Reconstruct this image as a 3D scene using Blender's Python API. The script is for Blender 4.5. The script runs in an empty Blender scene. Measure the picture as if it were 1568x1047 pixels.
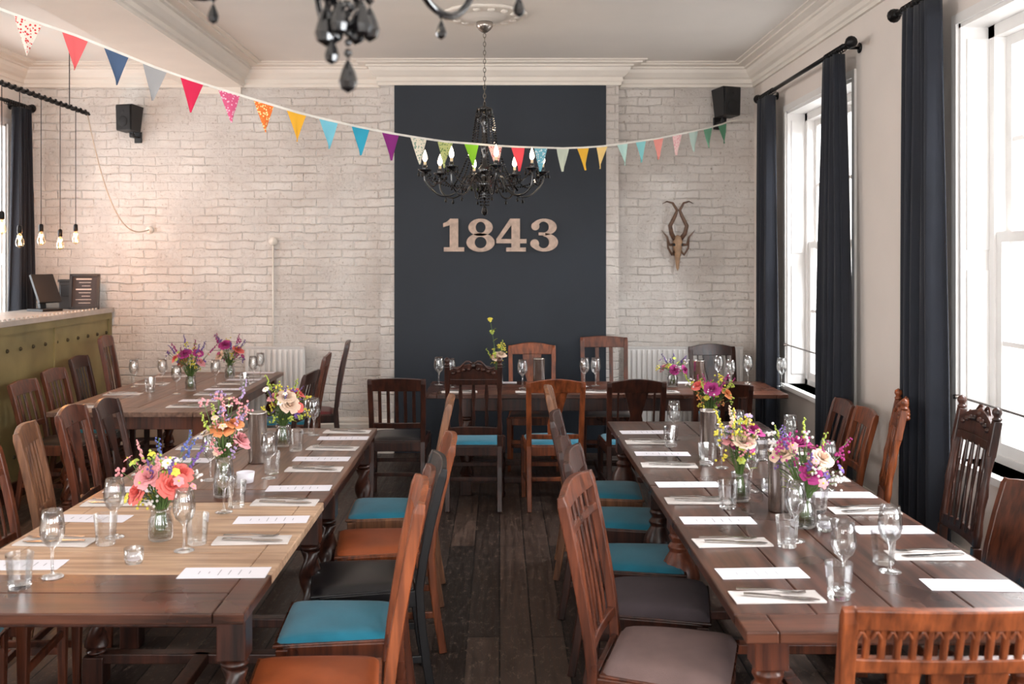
import bpy, math, random
from mathutils import Vector, Matrix
S=bpy.context.scene
F=1524.4; CX=765.0; CY=395.0; CH=1.75
TZ=0.75
def P(px,py,d): return Vector(((px-CX)*d/F, d, CH-(py-CY)*d/F))
def T(px,py,z=TZ):
    d=(CH-z)*F/(py-CY); return Vector(((px-CX)*d/F,d,z))
# ---------------------------------------------------------------- materials
def lin(c):
    c=c/255.0
    return c/12.92 if c<=0.04045 else ((c+0.055)/1.055)**2.4
def RGB(r,g,b): return (lin(r),lin(g),lin(b),1)
MC={}
def newmat(name):
    m=bpy.data.materials.new(name); m.use_nodes=True
    nt=m.node_tree; nt.nodes.clear()
    o=nt.nodes.new('ShaderNodeOutputMaterial'); p=nt.nodes.new('ShaderNodeBsdfPrincipled')
    nt.links.new(p.outputs[0],o.inputs[0]); return m,nt,p,o
def N(nt,t,**kw):
    n=nt.nodes.new(t)
    for k,v in kw.items(): setattr(n,k,v)
    return n
def ramp(nt,fac,c1,c2,p1=0.3,p2=0.7):
    r=N(nt,'ShaderNodeValToRGB'); r.color_ramp.elements[0].position=p1; r.color_ramp.elements[1].position=p2
    r.color_ramp.elements[0].color=c1; r.color_ramp.elements[1].color=c2
    nt.links.new(fac,r.inputs[0]); return r
def noise(nt,scale,detail=4,vec=None,mscale=None,rough=0.5):
    n=N(nt,'ShaderNodeTexNoise'); n.inputs['Scale'].default_value=scale; n.inputs['Detail'].default_value=detail; n.inputs['Roughness'].default_value=rough
    tc=N(nt,'ShaderNodeTexCoord'); src=tc.outputs['Object']
    if mscale:
        mp=N(nt,'ShaderNodeMapping'); mp.inputs['Scale'].default_value=mscale; nt.links.new(src,mp.inputs[0]); src=mp.outputs[0]
    nt.links.new(src,n.inputs['Vector']); return n
def bump(nt,p,h,strength,dist=0.01):
    b=N(nt,'ShaderNodeBump'); b.inputs['Strength'].default_value=strength; b.inputs['Distance'].default_value=dist
    nt.links.new(h,b.inputs['Height']); nt.links.new(b.outputs[0],p.inputs['Normal']); return b
def plain(name,c,rough=0.5,metal=0,vary=0.12,scale=8,bs=0.0,bscale=200,spec=0.5,sheen=0):
    if name in MC: return MC[name]
    m,nt,p,o=newmat(name)
    n=noise(nt,scale,3)
    c1=tuple(x*(1-vary) for x in c[:3])+(1,); c2=tuple(min(1,x*(1+vary)) for x in c[:3])+(1,)
    r=ramp(nt,n.outputs[0],c1,c2); nt.links.new(r.outputs[0],p.inputs['Base Color'])
    p.inputs['Roughness'].default_value=rough; p.inputs['Metallic'].default_value=metal
    p.inputs['Specular IOR Level'].default_value=spec
    if sheen: p.inputs['Sheen Weight'].default_value=sheen
    if bs:
        n2=noise(nt,bscale,2); bump(nt,p,n2.outputs[0],bs,0.003)
    MC[name]=m; return m
def wood(name,c1,c2,axis='z',rough=0.35,fine=1.0):
    if name in MC: return MC[name]
    m,nt,p,o=newmat(name)
    a,b=38*fine,2.2*fine
    ms={'z':(a,a,b),'y':(a,b,a),'x':(b,a,a)}[axis]
    n=noise(nt,1.0,6,mscale=ms,rough=0.6)
    n2=noise(nt,3.0,3)
    mx=N(nt,'ShaderNodeMath',operation='ADD'); ml=N(nt,'ShaderNodeMath',operation='MULTIPLY'); ml.inputs[1].default_value=0.6
    nt.links.new(n2.outputs[0],ml.inputs[0]); nt.links.new(n.outputs[0],mx.inputs[0]); nt.links.new(ml.outputs[0],mx.inputs[1])
    r=ramp(nt,mx.outputs[0],c1,c2,0.62,1.0)
    col=r.outputs[0]
    if axis in 'xy':
        # plates and scuffs: fine pale scratches on table tops
        sc=noise(nt,60,5,rough=0.8); rs=ramp(nt,sc.outputs[0],(0,0,0,1),(1,1,1,1),0.66,0.74)
        mm=N(nt,'ShaderNodeMixRGB'); nt.links.new(rs.outputs[0],mm.inputs[0]); nt.links.new(col,mm.inputs[1]); mm.inputs[2].default_value=tuple(min(1,x*1.7) for x in c2[:3])+(1,); col=mm.outputs[0]
    nt.links.new(col,p.inputs['Base Color'])
    rr=N(nt,'ShaderNodeMapRange'); rr.inputs['To Min'].default_value=rough-0.08; rr.inputs['To Max'].default_value=rough+0.18
    nt.links.new(n2.outputs[0],rr.inputs['Value']); nt.links.new(rr.outputs[0],p.inputs['Roughness'])
    bump(nt,p,n.outputs[0],0.18,0.002)
    MC[name]=m; return m
def emis(name,c,s):
    if name in MC: return MC[name]
    m,nt,p,o=newmat(name); p.inputs['Base Color'].default_value=c
    p.inputs['Emission Color'].default_value=c; p.inputs['Emission Strength'].default_value=s
    MC[name]=m; return m
def glassmat(name,tint=(0.985,0.99,0.99,1),edge=0.6,dark=0.42):
    if name in MC: return MC[name]
    m=bpy.data.materials.new(name); m.use_nodes=True; nt=m.node_tree; nt.nodes.clear()
    o=N(nt,'ShaderNodeOutputMaterial'); tr=N(nt,'ShaderNodeBsdfTransparent'); gl=N(nt,'ShaderNodeBsdfGlossy')
    gl.inputs['Roughness'].default_value=0.03; gl.inputs['Color'].default_value=(1,1,1,1)
    lw=N(nt,'ShaderNodeLayerWeight'); lw.inputs['Blend'].default_value=0.45
    rc=ramp(nt,lw.outputs['Facing'],tint,(dark,dark,dark,1),0.70,1.0)
    nt.links.new(rc.outputs[0],tr.inputs['Color'])
    mr=N(nt,'ShaderNodeMapRange'); mr.inputs['To Min'].default_value=0.035; mr.inputs['To Max'].default_value=edge
    nt.links.new(lw.outputs['Fresnel'],mr.inputs['Value'])
    mx=N(nt,'ShaderNodeMixShader'); nt.links.new(mr.outputs[0],mx.inputs[0]); nt.links.new(tr.outputs[0],mx.inputs[1]); nt.links.new(gl.outputs[0],mx.inputs[2])
    nt.links.new(mx.outputs[0],o.inputs[0]); MC[name]=m; return m

def brickwall(name='painted_brick',ca=RGB(218,208,200),cb_=RGB(242,236,230),dist=0.05):
    m,nt,p,o=newmat(name)
    tc=N(nt,'ShaderNodeTexCoord'); sp=N(nt,'ShaderNodeSeparateXYZ'); cb=N(nt,'ShaderNodeCombineXYZ'); xy=N(nt,'ShaderNodeMath',operation='ADD')
    nt.links.new(tc.outputs['Object'],sp.inputs[0]); nt.links.new(sp.outputs['X'],xy.inputs[0]); nt.links.new(sp.outputs['Y'],xy.inputs[1]); nt.links.new(xy.outputs[0],cb.inputs['X']); nt.links.new(sp.outputs['Z'],cb.inputs['Y'])
    nd=noise(nt,6,5); ad=N(nt,'ShaderNodeMixRGB',blend_type='ADD'); ad.inputs[0].default_value=0.042
    nt.links.new(cb.outputs[0],ad.inputs[1]); nt.links.new(nd.outputs['Color'],ad.inputs[2])
    b=N(nt,'ShaderNodeTexBrick'); b.inputs['Scale'].default_value=1; b.inputs['Brick Width'].default_value=0.225; b.inputs['Row Height'].default_value=0.077
    b.inputs['Mortar Size'].default_value=0.009; b.inputs['Mortar Smooth'].default_value=1.0
    b.inputs['Color1'].default_value=(1,1,1,1); b.inputs['Color2'].default_value=(0.62,0.62,0.62,1); b.inputs['Mortar'].default_value=(0.3,0.3,0.3,1)
    nt.links.new(ad.outputs[0],b.inputs['Vector'])
    n1=noise(nt,1.6,6,rough=0.6); n2=noise(nt,14,9,rough=0.72); n3=noise(nt,40,6,rough=0.75); n4=noise(nt,3.5,5,rough=0.65)
    r=ramp(nt,n1.outputs[0],ca,cb_,0.3,0.62)
    r2=ramp(nt,n3.outputs[0],RGB(165,142,122),(1,1,1,1),0.31,0.42)
    mm=N(nt,'ShaderNodeMixRGB',blend_type='MULTIPLY'); mm.inputs[0].default_value=0.85
    nt.links.new(r.outputs[0],mm.inputs[1]); nt.links.new(r2.outputs[0],mm.inputs[2])
    nt.links.new(mm.outputs[0],p.inputs['Base Color']); p.inputs['Roughness'].default_value=0.5
    h=N(nt,'ShaderNodeMixRGB',blend_type='MIX'); h.inputs[0].default_value=0.5
    nt.links.new(b.outputs['Color'],h.inputs[1]); nt.links.new(n2.outputs[0],h.inputs[2])
    h2=N(nt,'ShaderNodeMixRGB',blend_type='MIX')
    fr=ramp(nt,n4.outputs[0],(0.08,)*3+(1,),(0.9,)*3+(1,),0.42,0.64); nt.links.new(fr.outputs[0],h2.inputs[0])
    nt.links.new(h.outputs[0],h2.inputs[1]); nt.links.new(n2.outputs[0],h2.inputs[2])
    bump(nt,p,h2.outputs[0],1.0,dist)
    return m
def floormat():
    m,nt,p,o=newmat('floorboards')
    tc=N(nt,'ShaderNodeTexCoord'); sp=N(nt,'ShaderNodeSeparateXYZ'); cb=N(nt,'ShaderNodeCombineXYZ')
    nt.links.new(tc.outputs['Object'],sp.inputs[0]); nt.links.new(sp.outputs['Y'],cb.inputs['X']); nt.links.new(sp.outputs['X'],cb.inputs['Y'])
    b=N(nt,'ShaderNodeTexBrick'); b.inputs['Scale'].default_value=1; b.inputs['Brick Width'].default_value=2.3; b.inputs['Row Height'].default_value=0.15
    b.inputs['Mortar Size'].default_value=0.004; b.inputs['Mortar Smooth'].default_value=0.2; b.offset=0.37
    b.inputs['Color1'].default_value=RGB(86,70,62); b.inputs['Color2'].default_value=RGB(36,29,27); b.inputs['Mortar'].default_value=RGB(7,6,6)
    nt.links.new(cb.outputs[0],b.inputs['Vector'])
    g=noise(nt,1,7,mscale=(40,2.5,40),rough=0.7); rg=ramp(nt,g.outputs[0],(0.35,0.33,0.31,1),(1.35,1.3,1.26,1),0.35,0.7)
    mm=N(nt,'ShaderNodeMixRGB',blend_type='MULTIPLY'); mm.inputs[0].default_value=1
    nt.links.new(b.outputs['Color'],mm.inputs[1]); nt.links.new(rg.outputs[0],mm.inputs[2])
    w=noise(nt,1,9,mscale=(30,12,20),rough=0.9); rw=ramp(nt,w.outputs[0],(0,0,0,1),(1,1,1,1),0.54,0.6)
    m2=N(nt,'ShaderNodeMixRGB'); nt.links.new(rw.outputs[0],m2.inputs[0]); nt.links.new(mm.outputs[0],m2.inputs[1]); m2.inputs[2].default_value=RGB(120,100,88)
    nt.links.new(m2.outputs[0],p.inputs['Base Color'])
    rr=ramp(nt,g.outputs[0],(0.34,)*3+(1,),(0.65,)*3+(1,)); nt.links.new(rr.outputs[0],p.inputs['Roughness'])
    p.inputs['Specular IOR Level'].default_value=0.35
    bump(nt,p,b.outputs['Color'],0.5,0.01)
    return m
def spotmat(name,base,spot,scale=60):
    if name in MC: return MC[name]
    m,nt,p,o=newmat(name); v=N(nt,'ShaderNodeTexVoronoi'); v.inputs['Scale'].default_value=scale
    tc=N(nt,'ShaderNodeTexCoord'); nt.links.new(tc.outputs['Object'],v.inputs['Vector'])
    r=ramp(nt,v.outputs['Distance'],spot,base,0.33,0.4); nt.links.new(r.outputs[0],p.inputs['Base Color']); p.inputs['Roughness'].default_value=0.9
    MC[name]=m; return m

BRICK=brickwall(); FLOOR=floormat()
PLASTER=plain('wall_plaster',RGB(228,218,210),0.7,vary=0.03,scale=2,bs=0.1,bscale=40)
CEIL=plain('ceiling_paint',RGB(224,218,211),0.85,vary=0.03,scale=1.5)
TRIM=plain('trim_paint',RGB(230,222,212),0.5,vary=0.03,scale=3)
WHITEP=plain('window_paint',RGB(230,227,224),0.4,vary=0.02)
NAVY=plain('navy_wall_paint',RGB(25,34,45),0.6,vary=0.12,scale=1.6,bs=0.15,bscale=60)
CURT=plain('curtain_fabric',RGB(24,28,38),0.85,vary=0.15,scale=5,bs=0.3,bscale=600,sheen=0.12)
BLACKM=plain('black_metal',RGB(26,25,26),0.4,metal=0.6)
BLACKP=plain('black_plastic',RGB(18,18,20),0.5)
STEEL=plain('brushed_steel',RGB(182,174,168),0.27,metal=1,vary=0.1,scale=30)
SILVER=plain('cutlery_steel',RGB(180,176,172),0.22,metal=1,vary=0.03)
PAPER=plain('menu_paper',RGB(230,226,233),0.8,vary=0.01); INK=plain('menu_ink',RGB(140,138,142),0.9)
NAPK=plain('napkin_paper',RGB(212,204,200),0.95,vary=0.03,bs=0.2)
GLASS=glassmat('clear_glass'); PANE=glassmat('window_glass',(0.98,0.99,1,1),0.2,0.9)
CRYST=plain('black_crystal',RGB(12,11,13),0.06,spec=0.9)
W_DARK=wood('dark_oak',RGB(28,15,12),RGB(76,40,28),rough=0.28)
W_MID=wood('mahogany',RGB(52,25,16),RGB(116,60,37),rough=0.26)
W_OAK=wood('golden_oak',RGB(80,38,20),RGB(158,84,46),rough=0.28)
W_PALE=wood('worn_beech',RGB(86,52,34),RGB(146,98,66),rough=0.4)
W_BLACK=wood('black_painted_wood',RGB(16,15,18),RGB(32,30,32),rough=0.35)
T_DARK=wood('table_dark',RGB(38,21,16),RGB(90,56,43),axis='y',rough=0.24)
T_DARKX=wood('table_dark_cross',RGB(42,23,16),RGB(98,57,40),axis='x',rough=0.24)
T_LIGHT=wood('table_worn_oak',RGB(146,114,90),RGB(202,168,138),axis='x',rough=0.42)
T_MID=wood('table_mid',RGB(74,49,38),RGB(134,100,82),axis='y',rough=0.3)
TEAL=plain('teal_fabric',RGB(6,108,132),0.9,bs=0.4,bscale=500,vary=0.15,sheen=0.2)
ORANGE=plain('orange_leather',RGB(158,78,38),0.5,vary=0.15,bs=0.1,bscale=90)
GREY=plain('grey_fabric',RGB(124,103,100),0.95,bs=0.5,bscale=500,vary=0.12)
DGREY=plain('charcoal_fabric',RGB(70,61,65),0.95,bs=0.5,bscale=500)
BLK=plain('black_leather',RGB(22,20,22),0.35)
RED=plain('oxblood_leather',RGB(96,20,32),0.35)
BRASS=plain('bar_brass_panel',RGB(142,128,86),0.5,metal=0.2,vary=0.25,scale=3)
ZINC=plain('bar_top_zinc',RGB(180,176,170),0.35,metal=0.3)
CANDLE=emis('candle_bulb',(1,0.82,0.6,1),12)
# ---------------------------------------------------------------- mesh builder
class M:
    def __init__(s): s.v=[];s.f=[];s.m=[];s.s=[];s.mats=[]
    def mi(s,mat):
        if mat not in s.mats: s.mats.append(mat)
        return s.mats.index(mat)
    def add(s,vs,fs,mat,smooth=False):
        o=len(s.v); s.v+= [tuple(v) for v in vs]; k=s.mi(mat)
        for f in fs: s.f.append([i+o for i in f]); s.m.append(k); s.s.append(smooth)
    def box(s,c,d,mat,rz=0,rx=0,ry=0):
        R=Matrix.Rotation(rz,3,'Z')@Matrix.Rotation(ry,3,'Y')@Matrix.Rotation(rx,3,'X'); c=Vector(c)
        vs=[c+R@Vector((x*d[0]/2,y*d[1]/2,z*d[2]/2)) for z in(-1,1) for y in(-1,1) for x in(-1,1)]
        s.add(vs,[(0,2,3,1),(4,5,7,6),(0,1,5,4),(2,6,7,3),(0,4,6,2),(1,3,7,5)],mat)
    def bb(s,x0,x1,y0,y1,z0,z1,mat): s.box(((x0+x1)/2,(y0+y1)/2,(z0+z1)/2),(abs(x1-x0),abs(y1-y0),abs(z1-z0)),mat)
    def poly(s,pts,w,t,mat,ref=(1,0,0)):
        pts=[Vector(p) for p in pts]; n=len(pts); ref=Vector(ref); vs=[]
        for i,p in enumerate(pts):
            d=(pts[min(i+1,n-1)]-pts[max(i-1,0)]).normalized()
            a=ref-d*ref.dot(d)
            if a.length<1e-3: a=Vector((0,1,0))-d*d.y
            a.normalize(); b=d.cross(a)
            ww=w[i] if isinstance(w,(list,tuple)) else w; tt=t[i] if isinstance(t,(list,tuple)) else t
            for sx,sy in((-1,-1),(1,-1),(1,1),(-1,1)): vs.append(p+a*sx*ww/2+b*sy*tt/2)
        fs=[(3,2,1,0),tuple(4*(n-1)+k for k in range(4))]
        for i in range(n-1):
            for k in range(4): fs.append((4*i+k,4*i+(k+1)%4,4*i+4+(k+1)%4,4*i+4+k))
        s.add(vs,fs,mat)
    def tube(s,pts,r,mat,seg=8,cap=True):
        pts=[Vector(p) for p in pts]; n=len(pts); vs=[]; a=None
        for i,p in enumerate(pts):
            d=(pts[min(i+1,n-1)]-pts[max(i-1,0)])
            if d.length<1e-9: d=Vector((0,0,1))
            d.normalize()
            if a is None:
                a=Vector((1,0,0)) if abs(d.x)<0.9 else Vector((0,1,0))
            a=a-d*a.dot(d); a.normalize(); b=d.cross(a)
            rr=r[i] if isinstance(r,(list,tuple)) else r
            for k in range(seg):
                t=2*math.pi*k/seg; vs.append(p+a*math.cos(t)*rr+b*math.sin(t)*rr)
        fs=[]
        for i in range(n-1):
            for k in range(seg): fs.append((seg*i+k,seg*i+(k+1)%seg,seg*i+seg+(k+1)%seg,seg*i+seg+k))
        if cap: fs+= [tuple(range(seg-1,-1,-1)),tuple(seg*(n-1)+k for k in range(seg))]
        s.add(vs,fs,mat,True)
    def lathe(s,prof,c,mat,seg=16,smooth=True,axis=None,func=None):
        c=Vector(c); vs=[]; n=len(prof)
        Q=Matrix.Identity(3) if axis is None else Vector((0,0,1)).rotation_difference(Vector(axis)).to_matrix()
        for r,z in prof:
            for k in range(seg):
                t=2*math.pi*k/seg; rr=r if func is None else r*func(t,z)
                vs.append(c+Q@Vector((rr*math.cos(t),rr*math.sin(t),z)))
        fs=[]
        for i in range(n-1):
            for k in range(seg): fs.append((seg*i+k,seg*i+(k+1)%seg,seg*i+seg+(k+1)%seg,seg*i+seg+k))
        if prof[0][0]>1e-5: fs.append(tuple(range(seg-1,-1,-1)))
        if prof[-1][0]>1e-5: fs.append(tuple(seg*(n-1)+k for k in range(seg)))
        s.add(vs,fs,mat,smooth)
    def ball(s,c,r,mat,seg=8,rings=5,sz=1):
        pr=[(r*math.sin(math.pi*i/rings)+(1e-6 if i in(0,rings) else 0),-r*sz*math.cos(math.pi*i/rings)) for i in range(rings+1)]
        s.lathe(pr,c,mat,seg)
    def octa(s,c,r,h,mat):
        c=Vector(c); vs=[c+Vector(v) for v in((r,0,0),(0,r,0),(-r,0,0),(0,-r,0),(0,0,h),(0,0,-h))]
        s.add(vs,[(0,1,4),(1,2,4),(2,3,4),(3,0,4),(1,0,5),(2,1,5),(3,2,5),(0,3,5)],mat)
    def grid(s,fn,nu,nv,mat,smooth=True):
        vs=[fn(i/nu,j/nv) for j in range(nv+1) for i in range(nu+1)]
        fs=[(j*(nu+1)+i,j*(nu+1)+i+1,(j+1)*(nu+1)+i+1,(j+1)*(nu+1)+i) for j in range(nv) for i in range(nu)]
        s.add(vs,fs,mat,smooth)
    def prism(s,pts,fn,t,mat):
        n=len(pts); vs=[fn(x,z,-t/2) for x,z in pts]+[fn(x,z,t/2) for x,z in pts]
        fs=[tuple(range(n-1,-1,-1)),tuple(range(n,2*n))]+[(i,(i+1)%n,n+(i+1)%n,n+i) for i in range(n)]
        s.add(vs,fs,mat)
    def mesh(s,name):
        me=bpy.data.meshes.new(name); me.from_pydata(s.v,[],s.f)
        for m in s.mats: me.materials.append(m)
        me.polygons.foreach_set('material_index',s.m); me.polygons.foreach_set('use_smooth',s.s); me.update(); return me
    def make(s,name,loc=(0,0,0),rz=0,bevel=0,sc=None):
        return put(name,s.mesh(name),loc,rz,bevel,sc)
def put(name,me,loc=(0,0,0),rz=0,bevel=0,sc=None):
    o=bpy.data.objects.new(name,me); S.collection.objects.link(o); o.location=loc; o.rotation_euler=(0,0,rz)
    if sc: o.scale=sc
    if bevel:
        b=o.modifiers.new('bevel','BEVEL'); b.width=bevel; b.segments=2; b.limit_method='ANGLE'; b.angle_limit=math.radians(50)
    return o
# ---------------------------------------------------------------- room
XR=2.32; XL=-4.35; YB=9.07; YF=-2.5; HC=3.5; BX0=-2.82; BX1=-2.35; BZ=3.3
b=M(); b.bb(XL-0.3,XR+0.3,YF-0.3,YB+0.2,-0.1,0,FLOOR); b.make('floor')
b=M(); b.bb(XL-0.3,XR+0.3,YF-0.3,YB+0.2,HC,HC+0.15,CEIL); b.make('ceiling')
b=M(); b.bb(XL-0.3,XR+0.3,YB,YB+0.2,0,HC,BRICK); b.make('wall_back')
b=M(); b.bb(-1.07,1.07,YB-0.12,YB,0,HC,BRICK); b.make('wall_chimney_breast')
b=M(); b.bb(-0.946,0.957,YB-0.126,YB-0.1195,0,3.34,NAVY); b.make('wall_navy_panel')
b=M(); b.bb(BX0,BX1,YF,YB,BZ,HC,TRIM); b.make('trim_ceiling_beam')
WZ0,WZ1=0.74,2.93
wins=[(-1.2,0.3),(1.2,2.9),(3.5,5.03),(6.52,8.04)]
def wallwith(name,x0,x1,wins,mat):
    b=M(); y=YF
    for a,c in wins:
        b.bb(x0,x1,y,a,0,HC,mat); b.bb(x0,x1,a,c,0,WZ0,mat); b.bb(x0,x1,a,c,WZ1,HC,mat); y=c
    b.bb(x0,x1,y,YB,0,HC,mat); b.make(name)
wallwith('wall_right',XR,XR+0.3,wins,PLASTER)
lw=[(2.5,4.2),(6.9,8.78)]
wallwith('wall_left',XL-0.3,XL,lw,PLASTER)
# unseen wall behind the photographer; its window openings are added for frontal fill
fill_openings=[(-3.9,-2.9),(-1.7,-0.2),(0.3,1.8)]
b=M(); x=XL-0.3
for a,c in fill_openings:
    b.bb(x,a,YF-0.3,YF,0,HC,PLASTER); b.bb(a,c,YF-0.3,YF,0,WZ0,PLASTER); b.bb(a,c,YF-0.3,YF,WZ1,HC,PLASTER); x=c
b.bb(x,XR+0.3,YF-0.3,YF,0,HC,PLASTER); b.make('wall_front')
for i,(a,c) in enumerate(fill_openings):
    b=M()
    for xx in(a+0.03,(a+c)/2,c-0.03): b.bb(xx-0.03,xx+0.03,YF-0.2,YF-0.14,WZ0,WZ1,WHITEP)
    for zz in(WZ0+0.03,1.85,WZ1-0.03): b.bb(a,c,YF-0.2,YF-0.14,zz-0.03,zz+0.03,WHITEP)
    b.bb(a-0.05,c+0.05,YF-0.1,YF+0.05,WZ0-0.03,WZ0,WHITEP)
    b.make('window_%d'%(10+i))  # window frames set in the added fill openings
def window(y0,y1,side,n):
    b=M(); xi=XR if side>0 else XL; X=lambda d: xi+side*d
    def bx(d0,d1,a,c,z0,z1,m=WHITEP): b.bb(min(X(d0),X(d1)),max(X(d0),X(d1)),a,c,z0,z1,m)
    bx(-0.015,0,y0-0.05,y0,WZ0-0.05,WZ1+0.05); bx(-0.015,0,y1,y1+0.05,WZ0-0.05,WZ1+0.05); bx(-0.015,0,y0,y1,WZ1,WZ1+0.05)
    bx(-0.05,0.2,y0-0.03,y1+0.03,WZ0-0.035,WZ0)
    for a,c in((y0,y0+0.02),(y1-0.02,y1)):
        bx(0,0.2,a,c,WZ0,WZ1)
    for a,c in((y0+0.02,y0+0.03),(y1-0.03,y1-0.02)):
        bx(0.03,0.17,a,c,WZ0+0.08,WZ0+0.95); bx(0.03,0.17,a,c,WZ0+1.05,WZ1-0.08)
    bx(0,0.2,y0,y1,WZ1-0.02,WZ1)
    a0,a1=y0+0.02,y1-0.02
    bx(0.14,0.28,a0,a0+0.06,WZ0,WZ1-0.02); bx(0.14,0.28,a1-0.06,a1,WZ0,WZ1-0.02); bx(0.14,0.28,a0,a1,WZ1-0.08,WZ1-0.02); bx(0.14,0.28,a0,a1,WZ0,WZ0+0.04)
    a0+=0.06;a1-=0.06; mid=1.85
    for (d0,d1,z0,z1) in((0.15,0.19,WZ0+0.04,mid+0.03),(0.2,0.24,mid-0.03,WZ1-0.08)):
        bx(d0,d1,a0,a0+0.05,z0,z1); bx(d0,d1,a1-0.05,a1,z0,z1)
        bx(d0,d1,a0+0.05,a1-0.05,z0,z0+0.06); bx(d0,d1,a0+0.05,a1-0.05,z1-0.05,z1)
        for k in(1,2):
            yy=a0+0.05+(a1-a0-0.1)*k/3; bx(d0+0.005,d1-0.005,yy-0.012,yy+0.012,z0+0.06,z1-0.05)
        zz=(z0+z1)/2; bx(d0+0.006,d1-0.006,a0+0.05,a1-0.05,zz-0.012,zz+0.012)
        b.bb(X((d0+d1)/2)-0.002,X((d0+d1)/2)+0.002,a0+0.05,a1-0.05,z0+0.06,z1-0.05,PANE)
    b.tube([(X(-0.0),y0+0.0,1.05),(X(-0.0),y1,1.05)],0.007,STEEL)
    for yy in (y0,y1): b.tube([(X(0.02),yy,1.05),(X(-0.025),yy,1.05)],0.012,STEEL)
    b.make('window_%d'%n)
n=1
for a,c in wins: window(a,c,1,n); n+=1
for a,c in lw: window(a,c,-1,n); n+=1
# terrace across the street, seen through the right-hand windows
FAC=brickwall('facade_brick',RGB(226,214,200),RGB(244,238,230),0.01); DG=plain('facade_glass',RGB(134,146,156),0.2); ST=plain('street_paving',RGB(196,192,188),0.9)
b=M(); fx=11.0; b.bb(fx,fx+0.4,-6,44,-0.8,9,FAC)
for i in range(16):
    for zz in(0.6,4.0):
        y0=-4+3.0*i; b.bb(fx-0.03,fx,y0,y0+1.2,zz,zz+2.1,DG); b.bb(fx-0.1,fx,y0-0.15,y0+1.35,zz-0.15,zz,WHITEP); b.bb(fx-0.06,fx,y0-0.12,y0,zz,zz+2.1,WHITEP); b.bb(fx-0.06,fx,y0+1.2,y0+1.32,zz,zz+2.1,WHITEP); b.bb(fx-0.07,fx,y0-0.15,y0+1.35,zz+2.1,zz+2.3,WHITEP)
        b.bb(fx-0.05,fx,y0,y0+1.2,zz+1.0,zz+1.08,WHITEP); b.bb(fx-0.05,fx,y0+0.57,y0+0.63,zz,zz+2.1,WHITEP)
b.bb(fx-0.15,fx,-6,44,3.2,3.4,WHITEP); b.make('terrace_facade')
b=M(); b.bb(XR+0.3,fx,-6,44,-0.9,-0.8,ST); b.make('street_ground')
def sweep(name,path,prof,mat,closed=False):
    b=M(); vs=[]; m=len(path); L=len(prof)
    nr=[]
    for i in range(m-1):
        dx,dy=path[i+1][0]-path[i][0],path[i+1][1]-path[i][1]; l=math.hypot(dx,dy); nr.append(Vector((-dy/l,dx/l)))
    for i in range(m):
        a=nr[max(i-1,0)]; c=nr[min(i,m-2)]; k=(a+c); k=k/k.length_squared*2 if k.length>1e-6 else a
        for o,z in prof: vs.append((path[i][0]+k.x*o,path[i][1]+k.y*o,z))
    fs=[]
    for i in range(m-1):
        for j in range(L-1): fs.append((i*L+j,(i+1)*L+j,(i+1)*L+j+1,i*L+j+1))
    b.add(vs,fs,mat); return b.make(name)
corn=[(0,3.30),(0.022,3.30),(0.022,3.325),(0.035,3.335),(0.035,3.37),(0.06,3.385),(0.09,3.42),(0.10,3.45),(0.12,3.455),(0.12,3.47),(0.19,3.475),(0.19,3.487),(0.23,3.49),(0.23,3.5)]
sweep('trim_cornice_main',[(XR,YF),(XR,YB),(1.07,YB),(1.07,YB-0.12),(-1.07,YB-0.12),(-1.07,YB),(BX1,YB),(BX1,YF)],corn,TRIM)
sweep('trim_cornice_bar_side',[(BX0,YF),(BX0,YB),(XL,YB),(XL,YF)],corn,TRIM)
b=M(); b.bb(BX0,BX1,YB-0.035,YB,3.24,3.3,TRIM); b.make('trim_beam_bracket')
base=[(0.0,0.30),(0.012,0.30),(0.022,0.27),(0.022,0.25),(0.03,0.24),(0.03,0.0)]
sweep('baseboard_main',[(XR,YF),(XR,YB),(1.07,YB),(1.07,YB-0.12),(0.96,YB-0.12)],base,TRIM)
sweep('baseboard_back',[(-0.95,YB-0.12),(-1.07,YB-0.12),(-1.07,YB),(XL,YB),(XL,YF)],base,TRIM)
def rose(name,x,y):
    b=M(); pr=[(0.30,0),(0.30,-0.012),(0.285,-0.022),(0.26,-0.012),(0.25,-0.012),(0.21,-0.03),(0.19,-0.022),(0.16,-0.022),(0.13,-0.045),(0.10,-0.045),(0.07,-0.055),(0.0001,-0.06)]
    b.lathe(pr,(0,0,0),TRIM,64,func=lambda t,z:1+0.035*abs(math.sin(10*t))*(1 if z>-0.023 else 0.0))
    for k in range(14):
        t=2*math.pi*k/14
        b.lathe([(0.0001,-0.03),(0.02,-0.028),(0.03,-0.02),(0.0301,-0.01)],(0.225*math.cos(t),0.225*math.sin(t),-0.005),TRIM,8)
    b.make(name,(x,y,HC))
CHX,CHY=-0.108,7.15
NCX,NCY=-0.236,1.55
rose('ceiling_rose',CHX,CHY); rose('ceiling_rose',NCX,NCY)
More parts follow.
